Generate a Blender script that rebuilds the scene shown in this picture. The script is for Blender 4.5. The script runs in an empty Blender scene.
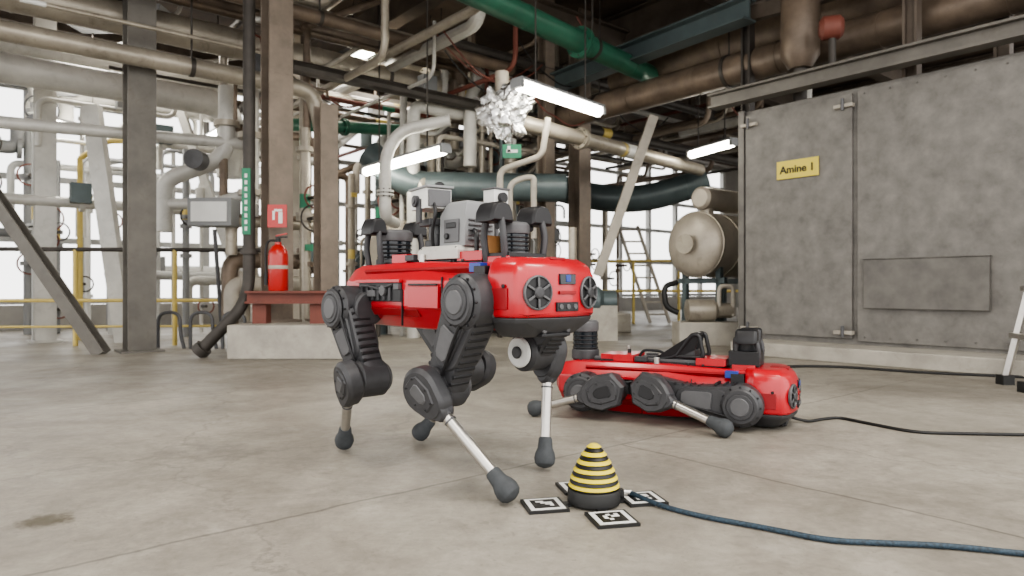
import bpy, bmesh, math, random
from mathutils import Vector, Matrix
V=Vector
rng=random.Random(7)
# ------------------------------------------------------------------ materials
def mat(name,col,rough=.5,metal=0.,var=.15,scale=6.,bump=0.,emit=None,es=0.,coat=0.,col2=None,det=6,grime=0.):
    m=bpy.data.materials.new(name); m.use_nodes=True
    nt=m.node_tree; N=nt.nodes; L=nt.links; b=N['Principled BSDF']
    tc=N.new('ShaderNodeTexCoord'); n=N.new('ShaderNodeTexNoise')
    n.inputs['Scale'].default_value=scale; n.inputs['Detail'].default_value=det; n.inputs['Roughness'].default_value=.6
    L.new(tc.outputs['Object'],n.inputs['Vector'])
    r=N.new('ShaderNodeValToRGB'); r.color_ramp.elements[0].position=.3; r.color_ramp.elements[1].position=.7
    c2=col2 if col2 else [min(1,c*(1+var)) for c in col]
    r.color_ramp.elements[0].color=(*[c*(1-var) for c in col],1) if not col2 else (*col,1)
    r.color_ramp.elements[1].color=(*c2,1)
    L.new(n.outputs['Fac'],r.inputs['Fac']); out=r.outputs['Color']
    if grime:
        g=N.new('ShaderNodeTexNoise');g.inputs['Scale'].default_value=scale*2.3;g.inputs['Detail'].default_value=10;g.inputs['Roughness'].default_value=.75;g.inputs['Distortion'].default_value=.8
        L.new(tc.outputs['Object'],g.inputs['Vector'])
        gr=N.new('ShaderNodeValToRGB');gr.color_ramp.elements[0].position=.54;gr.color_ramp.elements[0].color=(0,0,0,1);gr.color_ramp.elements[1].position=.68;gr.color_ramp.elements[1].color=(grime,)*3+(1,)
        L.new(g.outputs['Fac'],gr.inputs['Fac'])
        x=N.new('ShaderNodeMix');x.data_type='RGBA';L.new(gr.outputs['Color'],x.inputs[0]);L.new(out,x.inputs[6]);x.inputs[7].default_value=(.085,.068,.05,1);out=x.outputs[2]
    L.new(out,b.inputs['Base Color'])
    mr=N.new('ShaderNodeMapRange'); mr.inputs['To Min'].default_value=max(.02,rough-.08); mr.inputs['To Max'].default_value=min(1,rough+.08)
    L.new(n.outputs['Fac'],mr.inputs['Value']); L.new(mr.outputs['Result'],b.inputs['Roughness'])
    b.inputs['Metallic'].default_value=metal
    if coat: b.inputs['Coat Weight'].default_value=coat; b.inputs['Coat Roughness'].default_value=.15
    if bump:
        bp=N.new('ShaderNodeBump'); bp.inputs['Strength'].default_value=bump; bp.inputs['Distance'].default_value=.02
        L.new(n.outputs['Fac'],bp.inputs['Height']); L.new(bp.outputs['Normal'],b.inputs['Normal'])
    if emit:
        b.inputs['Emission Color'].default_value=(*emit,1); b.inputs['Emission Strength'].default_value=es
    return m
RED=mat('red_paint',(.45,.009,.018),.32,0,.06,5,coat=.4)
RED2=mat('red_paint_dark',(.26,.008,.012),.45,0,.1)
DG=mat('dark_grey_casting',(.050,.050,.054),.46,.1,.16,30)
MG=mat('mid_grey_casting',(.105,.105,.11),.45,.15,.12,25)
BK=mat('black_plastic',(.013,.013,.015),.42,0,.15,20)
RUB=mat('foot_rubber',(.05,.055,.06),.7,0,.2,40)
SIL=mat('brushed_aluminium',(.52,.50,.47),.32,.9,.08,40)
WHT=mat('white_plastic',(.72,.72,.70),.45,0,.05)
LG=mat('light_grey_casing',(.24,.245,.25),.5,0,.06)
GLS=mat('dark_glass',(.01,.014,.02),.08,0,.1)
BLU=mat('blue_badge',(.02,.05,.28),.3,0,.1)
AMB=mat('amber_panel',(.40,.20,.08),.35,0,.15)
YEL=mat('yellow_paint',(.74,.60,.05),.5,0,.08)
YR=mat('railing_yellow',(.60,.47,.15),.5,0,.15)
BLK=mat('black_paint',(.012,.012,.012),.5,0,.1)
PIN=mat('insulated_pipe',(.36,.325,.27),.40,.35,.25,3,grime=.4)
PBR=mat('brown_pipe',(.16,.122,.092),.46,.25,.35,4,grime=.35)
PLG=mat('light_grey_pipe',(.50,.49,.46),.42,.1,.15,4,grime=.2)
PGR=mat('green_pipe',(.035,.135,.085),.42,0,.2,4,grime=.2)
PTL=mat('grey_teal_duct',(.085,.11,.115),.42,.15,.2,3,grime=.2)
PDK=mat('dark_steel',(.06,.053,.047),.55,.3,.3,5)
STL=mat('painted_steel_column',(.145,.135,.12),.55,.15,.22,4,grime=.3)
STB=mat('brownish_steel_column',(.22,.18,.145),.55,.15,.25,4,grime=.3)
BEI=mat('beige_steel',(.42,.385,.33),.55,.05,.16,4,grime=.2)
CON=mat('plinth_concrete',(.38,.355,.31),.8,0,.2,5,bump=.3,grime=.2)
OXI=mat('oxide_red_steel',(.16,.05,.036),.6,0,.2)
TUBE=mat('lamp_tube',(.9,.9,.85),.5,0,.0,emit=(1,.95,.82),es=36)
FOIL=mat('crumpled_foil',(.8,.8,.8),.28,1,.05,14,bump=1.0)
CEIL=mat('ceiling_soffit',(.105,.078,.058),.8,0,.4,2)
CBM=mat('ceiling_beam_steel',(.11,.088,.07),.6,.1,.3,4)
WALL=mat('hall_wall',(.36,.345,.32),.8,0,.15,2)
FRM=mat('window_frame',(.45,.45,.44),.6,0,.1)
BOXM=mat('galvanised_panel',(.130,.123,.114),.55,.15,.3,7,bump=.12,col2=(.228,.217,.20),det=12,grime=.18)
BOXD=mat('panel_trim',(.145,.137,.126),.5,.3,.25,6)
SGY=mat('sign_yellow',(.66,.54,.09),.5,0,.05)
SGG=mat('sign_green',(.03,.20,.11),.5,0,.05)
EXR=mat('extinguisher_red',(.46,.018,.015),.32,0,.05,coat=.3)
CBL=mat('braided_cable',(.022,.042,.062),.6,0,.7,160)
TANK=mat('tank_cladding',(.40,.36,.305),.42,.3,.2,3,grime=.25)

def floor_mat():
    m=bpy.data.materials.new('worn_concrete'); m.use_nodes=True
    nt=m.node_tree;N=nt.nodes;L=nt.links;b=N['Principled BSDF']
    tc=N.new('ShaderNodeTexCoord')
    def noise(s,d=8,r=.6,dist=0):
        n=N.new('ShaderNodeTexNoise');n.inputs['Scale'].default_value=s;n.inputs['Detail'].default_value=d
        n.inputs['Roughness'].default_value=r;n.inputs['Distortion'].default_value=dist
        L.new(tc.outputs['Object'],n.inputs['Vector']);return n
    def ramp(src,p0,c0,p1,c1):
        r=N.new('ShaderNodeValToRGB');e=r.color_ramp.elements
        e[0].position=p0;e[0].color=(*c0,1);e[1].position=p1;e[1].color=(*c1,1)
        L.new(src,r.inputs['Fac']);return r
    def mix(f,a,c,mode='MIX',fac=1):
        x=N.new('ShaderNodeMix');x.data_type='RGBA';x.blend_type=mode
        if f is None: x.inputs[0].default_value=fac
        else: L.new(f,x.inputs[0])
        L.new(a,x.inputs[6]);
        if isinstance(c,tuple): x.inputs[7].default_value=(*c,1)
        else: L.new(c,x.inputs[7])
        return x.outputs[2]
    base=ramp(noise(.9,9,.66,.6).outputs['Fac'],.34,(.235,.213,.180),.66,(.40,.37,.318)).outputs['Color']
    fine=ramp(noise(26,12,.8).outputs['Fac'],.3,(.72,.72,.72),.66,(1.06,1.06,1.06)).outputs['Color']
    base=mix(None,base,fine,'MULTIPLY',1)
    md=ramp(noise(4.5,10,.75,.6).outputs['Fac'],.36,(.80,.795,.785),.6,(1.04,1.04,1.04)).outputs['Color']
    base=mix(None,base,md,'MULTIPLY',1)
    st=ramp(noise(2.6,10,.74,1.6).outputs['Fac'],.56,(0,0,0),.70,(.55,.55,.55)).outputs['Color']
    base=mix(st,base,(.16,.143,.118))
    st2=ramp(noise(2.1,9,.7,.3).outputs['Fac'],.58,(0,0,0),.70,(.4,.4,.4)).outputs['Color']
    base=mix(st2,base,(.49,.46,.41))
    sp=ramp(noise(70,3,.5).outputs['Fac'],.65,(0,0,0),.71,(.5,.5,.5)).outputs['Color']
    base=mix(sp,base,(.13,.115,.096))
    sc=ramp(noise(11,4,.5,3.5).outputs['Fac'],.67,(0,0,0),.70,(.3,.3,.3)).outputs['Color']
    base=mix(sc,base,(.12,.105,.088))
    # slab joints on the building grid
    mp=N.new('ShaderNodeMapping');mp.inputs['Rotation'].default_value=(0,0,math.radians(-39.8));mp.inputs['Location'].default_value=(.35,.55,0)
    wn=noise(3,4);add=N.new('ShaderNodeVectorMath');add.operation='MULTIPLY_ADD'
    L.new(wn.outputs['Color'],add.inputs[0]);add.inputs[1].default_value=(.05,.05,0);L.new(tc.outputs['Object'],add.inputs[2])
    L.new(add.outputs[0],mp.inputs['Vector'])
    br=N.new('ShaderNodeTexBrick');br.inputs['Scale'].default_value=1;br.inputs['Brick Width'].default_value=3.4;br.inputs['Row Height'].default_value=2.3
    br.inputs['Mortar Size'].default_value=.007;br.inputs['Mortar Smooth'].default_value=.3;br.offset=.3
    br.inputs['Color1'].default_value=(1,1,1,1);br.inputs['Color2'].default_value=(.84,.84,.84,1);br.inputs['Mortar'].default_value=(.5,.5,.5,1)
    L.new(mp.outputs[0],br.inputs['Vector'])
    base=mix(None,base,br.outputs['Color'],'MULTIPLY',.8)
    vo=N.new('ShaderNodeTexVoronoi');vo.feature='DISTANCE_TO_EDGE';vo.inputs['Scale'].default_value=.55
    wn2=noise(1.7,8,.7);ad2=N.new('ShaderNodeVectorMath');ad2.operation='MULTIPLY_ADD'
    L.new(wn2.outputs['Color'],ad2.inputs[0]);ad2.inputs[1].default_value=(.7,.7,0);L.new(tc.outputs['Object'],ad2.inputs[2]);L.new(ad2.outputs[0],vo.inputs['Vector'])
    cr=ramp(vo.outputs['Distance'],.0,(.55,.55,.55),.006,(0,0,0)).outputs['Color']
    base=mix(cr,base,(.13,.117,.10))
    # oil stain
    ad3=N.new('ShaderNodeVectorMath');ad3.operation='MULTIPLY_ADD'
    L.new(noise(14,8,.75).outputs['Color'],ad3.inputs[0]);ad3.inputs[1].default_value=(.22,.22,0);L.new(tc.outputs['Object'],ad3.inputs[2])
    ds=N.new('ShaderNodeVectorMath');ds.operation='DISTANCE';L.new(ad3.outputs[0],ds.inputs[0]);ds.inputs[1].default_value=(-1.09,1.87,.0)
    ol=ramp(ds.outputs['Value'],.035,(.9,.9,.9),.075,(0,0,0)).outputs['Color']
    base=mix(ol,base,(.06,.048,.025))
    L.new(base,b.inputs['Base Color'])
    rr=ramp(noise(1.3,8,.65).outputs['Fac'],.35,(.34,)*3,.66,(.62,)*3);L.new(rr.outputs['Color'],b.inputs['Roughness'])
    b.inputs['Specular IOR Level'].default_value=.45
    bp=N.new('ShaderNodeBump');bp.inputs['Strength'].default_value=.3;bp.inputs['Distance'].default_value=.01
    L.new(noise(30,12,.75).outputs['Fac'],bp.inputs['Height']);L.new(bp.outputs['Normal'],b.inputs['Normal'])
    return m
FLOOR=floor_mat()
# ------------------------------------------------------------------ mesh builder
class MB:
    def __init__(s): s.bm=bmesh.new(); s.mats=[]
    def mi(s,m):
        if m not in s.mats: s.mats.append(m)
        return s.mats.index(m)
    def add(s,vs,fs,m):
        i=s.mi(m); bv=[s.bm.verts.new(v) for v in vs]
        for f in fs:
            try: fc=s.bm.faces.new([bv[k] for k in f]); fc.material_index=i
            except ValueError: pass
    def rings(s,rings,m,cap=True):
        n=len(rings[0]); vs=[p for r in rings for p in r]; fs=[]
        for i in range(len(rings)-1):
            for j in range(n):
                k=(j+1)%n; fs.append((i*n+j,i*n+k,(i+1)*n+k,(i+1)*n+j))
        if cap: fs.append(tuple(range(n))); fs.append(tuple((len(rings)-1)*n+j for j in range(n)))
        s.add(vs,fs,m)
    def frame(s,d):
        d=V(d).normalized(); up=V((0,0,1)) if abs(d.z)<.95 else V((0,1,0))
        x=d.cross(up).normalized(); y=x.cross(d).normalized(); return x,y,d
    def lathe(s,o,ax,prof,m,n=24,cap=True):
        o=V(o);x,y,d=s.frame(ax)
        R=[[o+d*h+x*(r*math.cos(2*math.pi*k/n))+y*(r*math.sin(2*math.pi*k/n)) for k in range(n)] for r,h in prof]
        s.rings(R,m,cap)
    def cyl(s,p0,p1,r,m,r2=None,n=20):
        p0=V(p0);p1=V(p1);s.lathe(p0,p1-p0,[(r,0),(r2 if r2 is not None else r,(p1-p0).length)],m,n)
    def drum(s,p0,p1,r,m,c=.006,n=32):
        p0=V(p0);p1=V(p1);l=(p1-p0).length
        s.lathe(p0,p1-p0,[(r-c,0),(r,c),(r,l-c),(r-c,l)],m,n)
    def box(s,c,sz,m,R=None,ch=0):
        c=V(c);hx,hy,hz=[q/2 for q in sz];R=R or Matrix.Identity(3)
        vs=[c+R@V((sx*hx,sy*hy,sz_*hz)) for sx in(-1,1) for sy in(-1,1) for sz_ in(-1,1)]
        s.add(vs,[(0,1,3,2),(4,6,7,5),(0,4,5,1),(2,3,7,6),(0,2,6,4),(1,5,7,3)],m)
    def beam(s,p0,p1,w,h,m,up=None):
        p0=V(p0);p1=V(p1);d=(p1-p0).normalized();u=V(up) if up else (V((0,0,1)) if abs(d.z)<.95 else V((.64,-.768,0)))
        x=d.cross(u).normalized();y=x.cross(d).normalized()
        s.rings([[p+x*(a*w/2)+y*(b*h/2) for a,b in((-1,-1),(1,-1),(1,1),(-1,1))] for p in(p0,p1)],m)
    def ibeam(s,p0,p1,w,h,m,t=.02,up=None):
        p0=V(p0);p1=V(p1);d=(p1-p0).normalized();u=V(up) if up else (V((0,0,1)) if abs(d.z)<.95 else V((.64,-.768,0)))
        x=d.cross(u).normalized();y=x.cross(d).normalized()
        s.beam(p0,p1,t,h-t*1.9,m,up)
        for q in(-1,1):
            o=y*(q*(h-t)/2); s.beam(p0+o,p1+o,w,t,m,up)
    def prism(s,pts,ax,t,m,ch=0):
        ax=V(ax).normalized();c=sum((V(p) for p in pts),V((0,0,0)))/len(pts)
        def rg(off,sc): return [c+(V(p)-c)*sc+ax*off for p in pts]
        if ch:
            R=max((V(p)-c).length for p in pts);k=1-ch/R
            s.rings([rg(-t/2,k),rg(-t/2+ch,1),rg(t/2-ch,1),rg(t/2,k)],m)
        else: s.rings([rg(-t/2,1),rg(t/2,1)],m)
    def capsule(s,c0,r0,c1,r1,ax,t,m,ch=.006,n=14):
        c0=V(c0);c1=V(c1);d=(c1-c0).normalized();ax=V(ax);ax=(ax-d*ax.dot(d)).normalized();e=ax.cross(d)
        al=math.asin(max(-1,min(1,(r0-r1)/(c1-c0).length)))
        pts=[]
        for k in range(n+1):
            th=math.pi/2-al+ (math.pi+2*al)*k/n
            pts.append(c0+d*(r0*math.cos(th))+e*(r0*math.sin(th)))
        for k in range(n+1):
            th=-(math.pi/2-al)+ (math.pi-2*al)*k/n
            pts.append(c1+d*(r1*math.cos(th))+e*(r1*math.sin(th)))
        s.prism(pts,ax,t,m,ch)
        return d,e,ax
    def tube(s,pts,r,m,bend=.1,n=12,steps=6):
        pts=[V(p) for p in pts];P=[pts[0]]
        for i in range(1,len(pts)-1):
            a,b,c=pts[i-1],pts[i],pts[i+1]
            l=min(bend,(a-b).length*.49,(c-b).length*.49)
            q0=b+(a-b).normalized()*l;q1=b+(c-b).normalized()*l
            for k in range(steps+1):
                t=k/steps;P.append(q0*(1-t)**2+b*2*t*(1-t)+q1*t*t)
        P.append(pts[-1])
        P=[p for i,p in enumerate(P) if i==0 or (p-P[i-1]).length>1e-5]
        x,y,d=s.frame(P[1]-P[0]);R=[]
        for i,p in enumerate(P):
            t=(P[min(i+1,len(P)-1)]-P[max(i-1,0)]).normalized()
            x=(x-t*x.dot(t)).normalized();y=t.cross(x)
            R.append([p+x*(r*math.cos(2*math.pi*k/n))+y*(r*math.sin(2*math.pi*k/n)) for k in range(n)])
        s.rings(R,m)
    def obj(s,name,parent=None,bevel=0,ang=35,loc=None,rot=None):
        bmesh.ops.recalc_face_normals(s.bm,faces=s.bm.faces[:])
        me=bpy.data.meshes.new(name);s.bm.to_mesh(me);s.bm.free()
        for m in s.mats: me.materials.append(m)
        for p in me.polygons: p.use_smooth=True
        me.set_sharp_from_angle(angle=math.radians(ang))
        o=bpy.data.objects.new(name,me);bpy.context.collection.objects.link(o)
        if parent: o.parent=parent
        if loc: o.location=loc
        if rot: o.rotation_euler=rot
        if bevel:
            b=o.modifiers.new('bevel','BEVEL');b.width=bevel;b.segments=3;b.limit_method='ANGLE';b.angle_limit=math.radians(28)
        return o
def empty(name,loc=(0,0,0),rz=0):
    e=bpy.data.objects.new(name,None);e.location=loc;e.rotation_euler=(0,0,rz);e.empty_display_size=.1
    bpy.context.collection.objects.link(e);return e
def G(a,b,z=0): return V((-.64*a+.768*b,.768*a+.64*b,z))
ADIR=G(1,0);BDIR=G(0,1)
RG=Matrix((BDIR,ADIR,V((0,0,1)))).transposed()  # local x->B, y->A

# ------------------------------------------------------------------ robots
def robot(root,hz,legs,payload):
    # --- body shell
    m=MB()
    def sec(x,w,h,wt,wb,dz=0):
        pts=[(-wb,-h),(wb,-h),(w,-h*.35),(w,h*.45),(wt,h),(-wt,h),(-w,h*.45),(-w,-h*.35)]
        return [V((x,y,hz+z+dz)) for y,z in pts]
    m.rings([sec(-.515,.090,.055,.06,.05,.012),sec(-.485,.130,.092,.09,.07,.004),sec(-.42,.142,.108,.10,.08),sec(-.12,.144,.112,.105,.085),
             sec(.0,.148,.112,.11,.09),sec(.12,.138,.106,.10,.085),sec(.34,.13,.10,.10,.085)],RED)
    m.obj('body_shell',root,bevel=.006)
    m=MB()
    for sy in(-1,1):
        # recessed dark side bay with latches and ribs
        m.box((-.235,sy*.144,hz+.012),(.26,.012,.066),BK)
        for k in range(6): m.box((-.34+.035*k,sy*.152,hz+.008),(.014,.008,.05),DG)
        m.tube([(-.35,sy*.153,hz+.03),(-.30,sy*.161,hz+.034),(-.22,sy*.157,hz+.022),(-.14,sy*.159,hz+.036)],.005,DG,.02,8)
        m.box((-.12,sy*.153,hz+.03),(.03,.014,.02),MG)
        m.box((-.27,sy*.154,hz+.006),(.05,.016,.022),MG)
        m.box((-.235,sy*.153,hz+.049),(.27,.014,.012),RED)
        m.cyl((-.20,sy*.151,hz+.016),(-.20,sy*.163,hz+.016),.018,MG)
        # lower guard strip & raised red side panel
        m.box((0.02,sy*.149,hz-.004),(.16,.010,.07),RED)
        m.box((0.02,sy*.153,hz+.036),(.15,.008,.006),BK)
        m.box((-.19,sy*.132,hz-.054),(.34,.012,.030),RED2,Matrix.Rotation(-sy*.55,3,'X'))
        m.box((-.05,sy*.118,hz+.077),(.62,.03,.012),RED2,Matrix.Rotation(sy*.9,3,'X'))
        m.box((-.10,sy*.146,hz-.040),(.003,.008,.12),BK);m.box((.105,sy*.140,hz-.0),(.003,.008,.12),BK)
        # black neck collar between body and head
        m.box((.285,sy*.120,hz+.03),(.05,.05,.12),BK)
        if payload==2:
            for k in range(6): m.box((.12+.018*k,sy*.139,hz+.03),(.010,.004,.020),BK,Matrix.Rotation(.3,3,'Y'))
    # top deck rails + modules
    m.box((-.06,0,hz+.111),(.56,.15,.014),BK)
    for y in(-.06,.06): m.box((-.06,y,hz+.122),(.56,.018,.012),MG)
    m.box((.17,0,hz+.125),(.12,.17,.03),RED)
    m.box((-.20,0,hz+.127),(.09,.18,.03),RED)
    m.box((.30,0,hz+.105),(.09,.17,.03),RED)
    for sy in(-1,1):
        m.box((.262,sy*.128,hz+.086),(.05,.03,.028),BLU)
        m.box((-.12,sy*.09,hz+.127),(.05,.03,.02),DG)
        m.cyl((-.05,sy*.10,hz+.11),(-.05,sy*.10,hz+.137),.012,SIL)
        for x in(-.40,-.30,.08,.14): m.cyl((x,sy*.085,hz+.108),(x,sy*.085,hz+.116),.006,BK,n=10)
    # belly pan
    m.box((-.03,0,hz-.102),(.7,.14,.02),DG)
    m.obj('body_fittings',root,bevel=.002)
    # --- head
    m=MB()
    half=[(.502,0),(.496,.05),(.479,.140),(.458,.166),(.405,.174),(.35,.168),(.31,.135)]
    plan=[(x,-y) for x,y in half[:0:-1]]+[half[0]]+half[1:]
    def ring(z,sx,sy): return [V((.32+(x-.32)*sx,y*sy,hz+z)) for x,y in plan]
    m.rings([ring(-.058,.985,.985),ring(-.045,1,1),ring(.060,1,1),ring(.092,.92,.93),ring(.112,.74,.80)],RED)
    m.obj('head_shell',root,bevel=.008)
    m=MB()
    m.rings([ring(-.116,.66,.62),ring(-.106,.76,.72),ring(-.072,.95,.95),ring(-.0585,.975,.98)],DG)
    m.box((.40,0,hz-.110),(.12,.12,.012),BK)
    for y in(-.05,.05): m.cyl((.455,y,hz-.095),(.462,y,hz-.095),.010,MG,n=16)
    m.obj('head_chin',root,bevel=.005)
    m=MB()
    for sy in(-1,1):
        nrm=V((.984,sy*.178,0)).normalized();c=V((.4875,sy*.108,hz+.012))
        m.lathe(c-nrm*.006,nrm,[(.047,0),(.049,.010),(.044,.013),(.041,.006)],MG,32)
        m.lathe(c-nrm*.004,nrm,[(.042,0),(.042,.006)],BK,32)
        m.lathe(c,nrm,[(.017,0),(.017,.010),(.012,.013)],DG,24)
        tx=nrm.cross(V((0,0,1)))
        for k in range(6):
            th=k*2*math.pi/6+.5
            d=tx*math.cos(th)+V((0,0,1))*math.sin(th)
            m.beam(c+nrm*.006+d*.014,c+nrm*.006+d*.042,.007,.005,MG,up=nrm)
        m.box((.395,sy*.1725,hz-.005),(.075,.006,.06),RED2)
        m.cyl((.42,sy*.174,hz+.03),(.42,sy*.178,hz+.03),.006,BK,n=12)
    m.box((.497,0,hz+.050),(.014,.066,.030),GLS)
    m.box((.503,0,hz+.052),(.006,.020,.020),BLU)
    m.box((.499,0,hz+.012),(.010,.07,.010),RED2)
    m.box((.497,0,hz-.028),(.014,.090,.026),BK)
    for y in(-.03,0,.03): m.cyl((.502,y,hz-.028),(.507,y,hz-.028),.008,MG,n=16)
    m.box((.430,0,hz+.110),(.07,.06,.008),RED2)
    m.obj('head_sensors',root,bevel=.0015)
    # --- rear grille
    m=MB()
    m.box((-.513,0,hz+.015),(.012,.11,.07),BK)
    for k in range(5): m.box((-.521,0,hz-.011+.013*k),(.006,.10,.004),MG)
    m.obj('rear_grille',root)
    # --- legs
    KR=.070 if payload==1 else .082
    NF=14 if payload==1 else 4
    for name,(hip,knee,foot,sy) in legs.items():
        m=MB();hip=V(hip);knee=V(knee);foot=V(foot);fx=1 if hip.x>0 else -1
        Y=V((0,sy,0))
        ih=lambda y,p:V((p.x,sy*y,p.z))
        # hip abduction actuator (axis along body)
        hb=V((hip.x-fx*.10,sy*.145,hip.z+.0))
        m.drum(hb,hb+V((fx*.16,0,0)),.060,DG)
        m.drum(hb+V((fx*.155,0,0)),hb+V((fx*.175,0,0)),.050,MG)
        # hip flexion drum
        m.drum(ih(.13,hip),ih(.235,hip),.082,DG,.012)
        m.drum(ih(.235,hip),ih(.249,hip),.070,DG,.007)
        m.drum(ih(.247,hip),ih(.252,hip),.052,DG,.004)
        m.drum(ih(.250,hip),ih(.255,hip),.036,MG,.003)
        for k in range(12):
            th=k*math.pi/6;q=V((math.cos(th)*.075,0,math.sin(th)*.075))
            m.cyl(ih(.231,hip)+q,ih(.238,hip)+q,.0035,BK,n=8)
        # thigh : broad upper casting narrowing to the knee
        kin=ih(.165,knee);hin=ih(.180,hip)
        L=(kin-hin).length;slim=payload==2
        d,e,ax=m.capsule(hin,.080,hin+(kin-hin)*.55,.046 if slim else .066,Y,.090,DG,.014)
        m.capsule(hin+(kin-hin)*.40,.042 if slim else .062,kin,.060,Y,.076,DG,.012)
        m.capsule(hin+d*L*.20+ax*.045,.052,hin+d*L*.62+ax*.042,.034,Y,.016,DG,.007,n=5)
        m.prism([hin+d*(L*u)+e*v for u,v in((.30,-.030),(.34,-.036),(.60,-.026),(.64,-.016),(.64,.016),(.60,.026),(.34,.036),(.30,.030))],ax,.118,MG,.003)
        for k in range(9):
            for q in(-1,1):
                p=hin+d*(L*(.10+.09*k))+e*(q*(.074-.0022*k)*(.75 if slim and k>2 else 1))
                m.cyl(p-ax*.030,p+ax*.038,.0065,BK,n=8)
        # cable loop along the thigh
        m.tube([ih(.245,hip)+e*.05,hin+d*L*.35+ax*.062+e*.035,hin+d*L*.7+ax*.055+e*.03,ih(.20,knee)],.005,BK,.05,8)
        # knee drum
        m.drum(ih(.110,knee),ih(.225,knee),.064,DG,.010)
        m.drum(ih(.096,knee),ih(.112,knee),.050,WHT if sy>0 and fx>0 else MG,.005)
        m.drum(ih(.086,knee),ih(.097,knee),.020,DG,.003)
        # shank : big knee plate with an angular toe, then bare tube
        ko=ih(.242,knee);dv=(foot-ko);Ls=dv.length;dv.normalize()
        j=ko+dv*(KR+.018)
        d2,e2,a2=m.capsule(ko,KR,ko+dv*.050,KR*.76,Y,.062,DG,.013,n=NF)
        m.capsule(ko+dv*.03,.050,j,.028,Y,.054,DG,.010,n=5)
        m.prism([ko+d2*(KR*u)+e2*(KR*v) for u,v in((-.62,-.25),(-.45,-.52),(.35,-.58),(.95,-.30),(.95,.30),(.35,.58),(-.45,.52),(-.62,.25))],a2,.072,DG,.005)
        m.prism([ko+d2*(KR*u)+e2*(KR*v) for u,v in((-.30,-.20),(-.15,-.30),(.40,-.26),(.60,-.10),(.60,.10),(.40,.26),(-.15,.30),(-.30,.20))],a2,.078,MG if payload==1 else BK,.003)
        for u,v in((-.5,-.3),(-.5,.3),(.3,-.48),(.3,.48),(.82,-.22),(.82,.22)):
            q=d2*(u*KR)+e2*(v*KR);m.cyl(ko+a2*.034+q,ko+a2*.0385+q,.0035,BK,n=8)
        m.lathe(j-dv*.02,dv,[(.025,0),(.025,.032),(.021,.044)],DG,20)
        t0=j;t1=foot-dv*.050
        m.cyl(t0,t1,.0175,SIL,r2=.0165,n=20)
        m.cyl(t0+dv*.036,t0+dv*.041,.0195,MG,n=20)
        m.lathe(foot-dv*.075,dv,[(.018,0),(.022,.006),(.025,.036),(.032,.052),(.035,.068),(.032,.085),(.022,.095),(.006,.100)],RUB,24)
        m.obj('leg_'+name,root,bevel=.0015)
    # --- payload
    def loop_bumper(mm,x,y,z0,z1,w=.075):
        pr=[(-w*.5,0),(w*.5,0),(w*.46,.5),(w*.30,.90),(w*.14,1),(-w*.14,1),(-w*.30,.90),(-w*.46,.5)]
        h=.06
        mm.prism([V((x,y+a*.95,z1-h+b*h)) for a,b in pr],(1,0,0),.085,BK,.010)
        for sx in(-1,1):
            mm.tube([(x+sx*.03,y,z1-.04),(x+sx*.045,y*1.05,(z0+z1)/2),(x+sx*.04,y*.9,z0)],.011,DG,.03)
    def lidar(mm,x,z0,h,r=.058):
        mm.lathe((x,0,z0),(0,0,1),[(r*.9,0),(r*1.05,.01),(r*1.05,h*.25),(r,h*.28)],DG,32)
        mm.lathe((x,0,z0+h*.27),(0,0,1),[(r*.93,0),(r*.93,h*.45)],GLS,32)
        for k in range(4):
            zz=z0+h*(.30+.10*k); mm.lathe((x,0,zz),(0,0,1),[(r*.93,0),(r*.99,.002),(r*.99,.005),(r*.93,.007)],BK,32)
        mm.lathe((x,0,z0+h*.72),(0,0,1),[(r,0),(r*1.03,.01),(r*1.03,h*.22),(r*.85,h*.28),(r*.4,h*.28)],MG,32)
    zt=hz+.11
    m=MB()
    if payload==1:
        lidar(m,-.36,zt-.02,.15,.066)
        for y in(-.090,.090): loop_bumper(m,-.36,y,zt-.03,zt+.168)
        m.obj('rear_lidar',root,bevel=.0015)
        m=MB()
        # inspection unit: stepped base, slanted housing with panel, knob, cooling fins and cable
        def frus(L_,M_): m.rings([[V((cx+a*sx,cy+b*sy,z)) for a,b in((-.5,-.5),(.5,-.5),(.5,.5),(-.5,.5))] for cx,cy,sx,sy,z in L_],M_)
        frus(((.02,0,.21,.19,zt+.008),(.02,0,.21,.19,zt+.038),(.02,0,.18,.17,zt+.052)),PLG)
        frus(((.060,0,.13,.13,zt+.05),(.060,0,.13,.125,zt+.150),(.066,.005,.105,.11,zt+.190),(.068,.005,.08,.09,zt+.198)),LG)
        m.box((.060,-.0655,zt+.10),(.075,.006,.075),MG);m.box((.060,-.069,zt+.118),(.05,.004,.018),BK)
        m.cyl((.040,-.066,zt+.083),(.040,-.076,zt+.083),.010,BK)
        for k in range(5): m.box((.126,0,zt+.07+.016*k),(.012,.10,.006),MG)
        for x in(-.07,.11):
            for y in(-.085,.085): m.cyl((x,y,zt+.036),(x,y,zt+.047),.007,BK,n=10)
        m.box((-.035,-.03,zt+.07),(.035,.07,.05),DG)
        m.tube([(.13,-.03,zt+.10),(.16,-.045,zt+.09),(.165,-.05,zt+.03)],.008,BK,.03)
        m.obj('inspection_unit',root,bevel=.003)
        m=MB()
        R=Matrix.Rotation(math.radians(-12),3,'Z');c=V((-.070,-.050,zt+.212));S=1.18
        m.cyl((-.06,-.035,zt+.045),(-.06,-.035,zt+.075),.038,DG,n=28)
        m.cyl((-.06,-.035,zt+.07),(-.06,-.035,zt+.125),.026,MG,n=24)
        m.box((-.06,-.04,zt+.135),(.085,.08,.022),DG,R)
        for s_ in(-1,1): m.box(V((-.062,-.045,zt+.172))+R@V((0,s_*.054,0)),(.032,.010,.080),DG,R)   # tilt yoke
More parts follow.
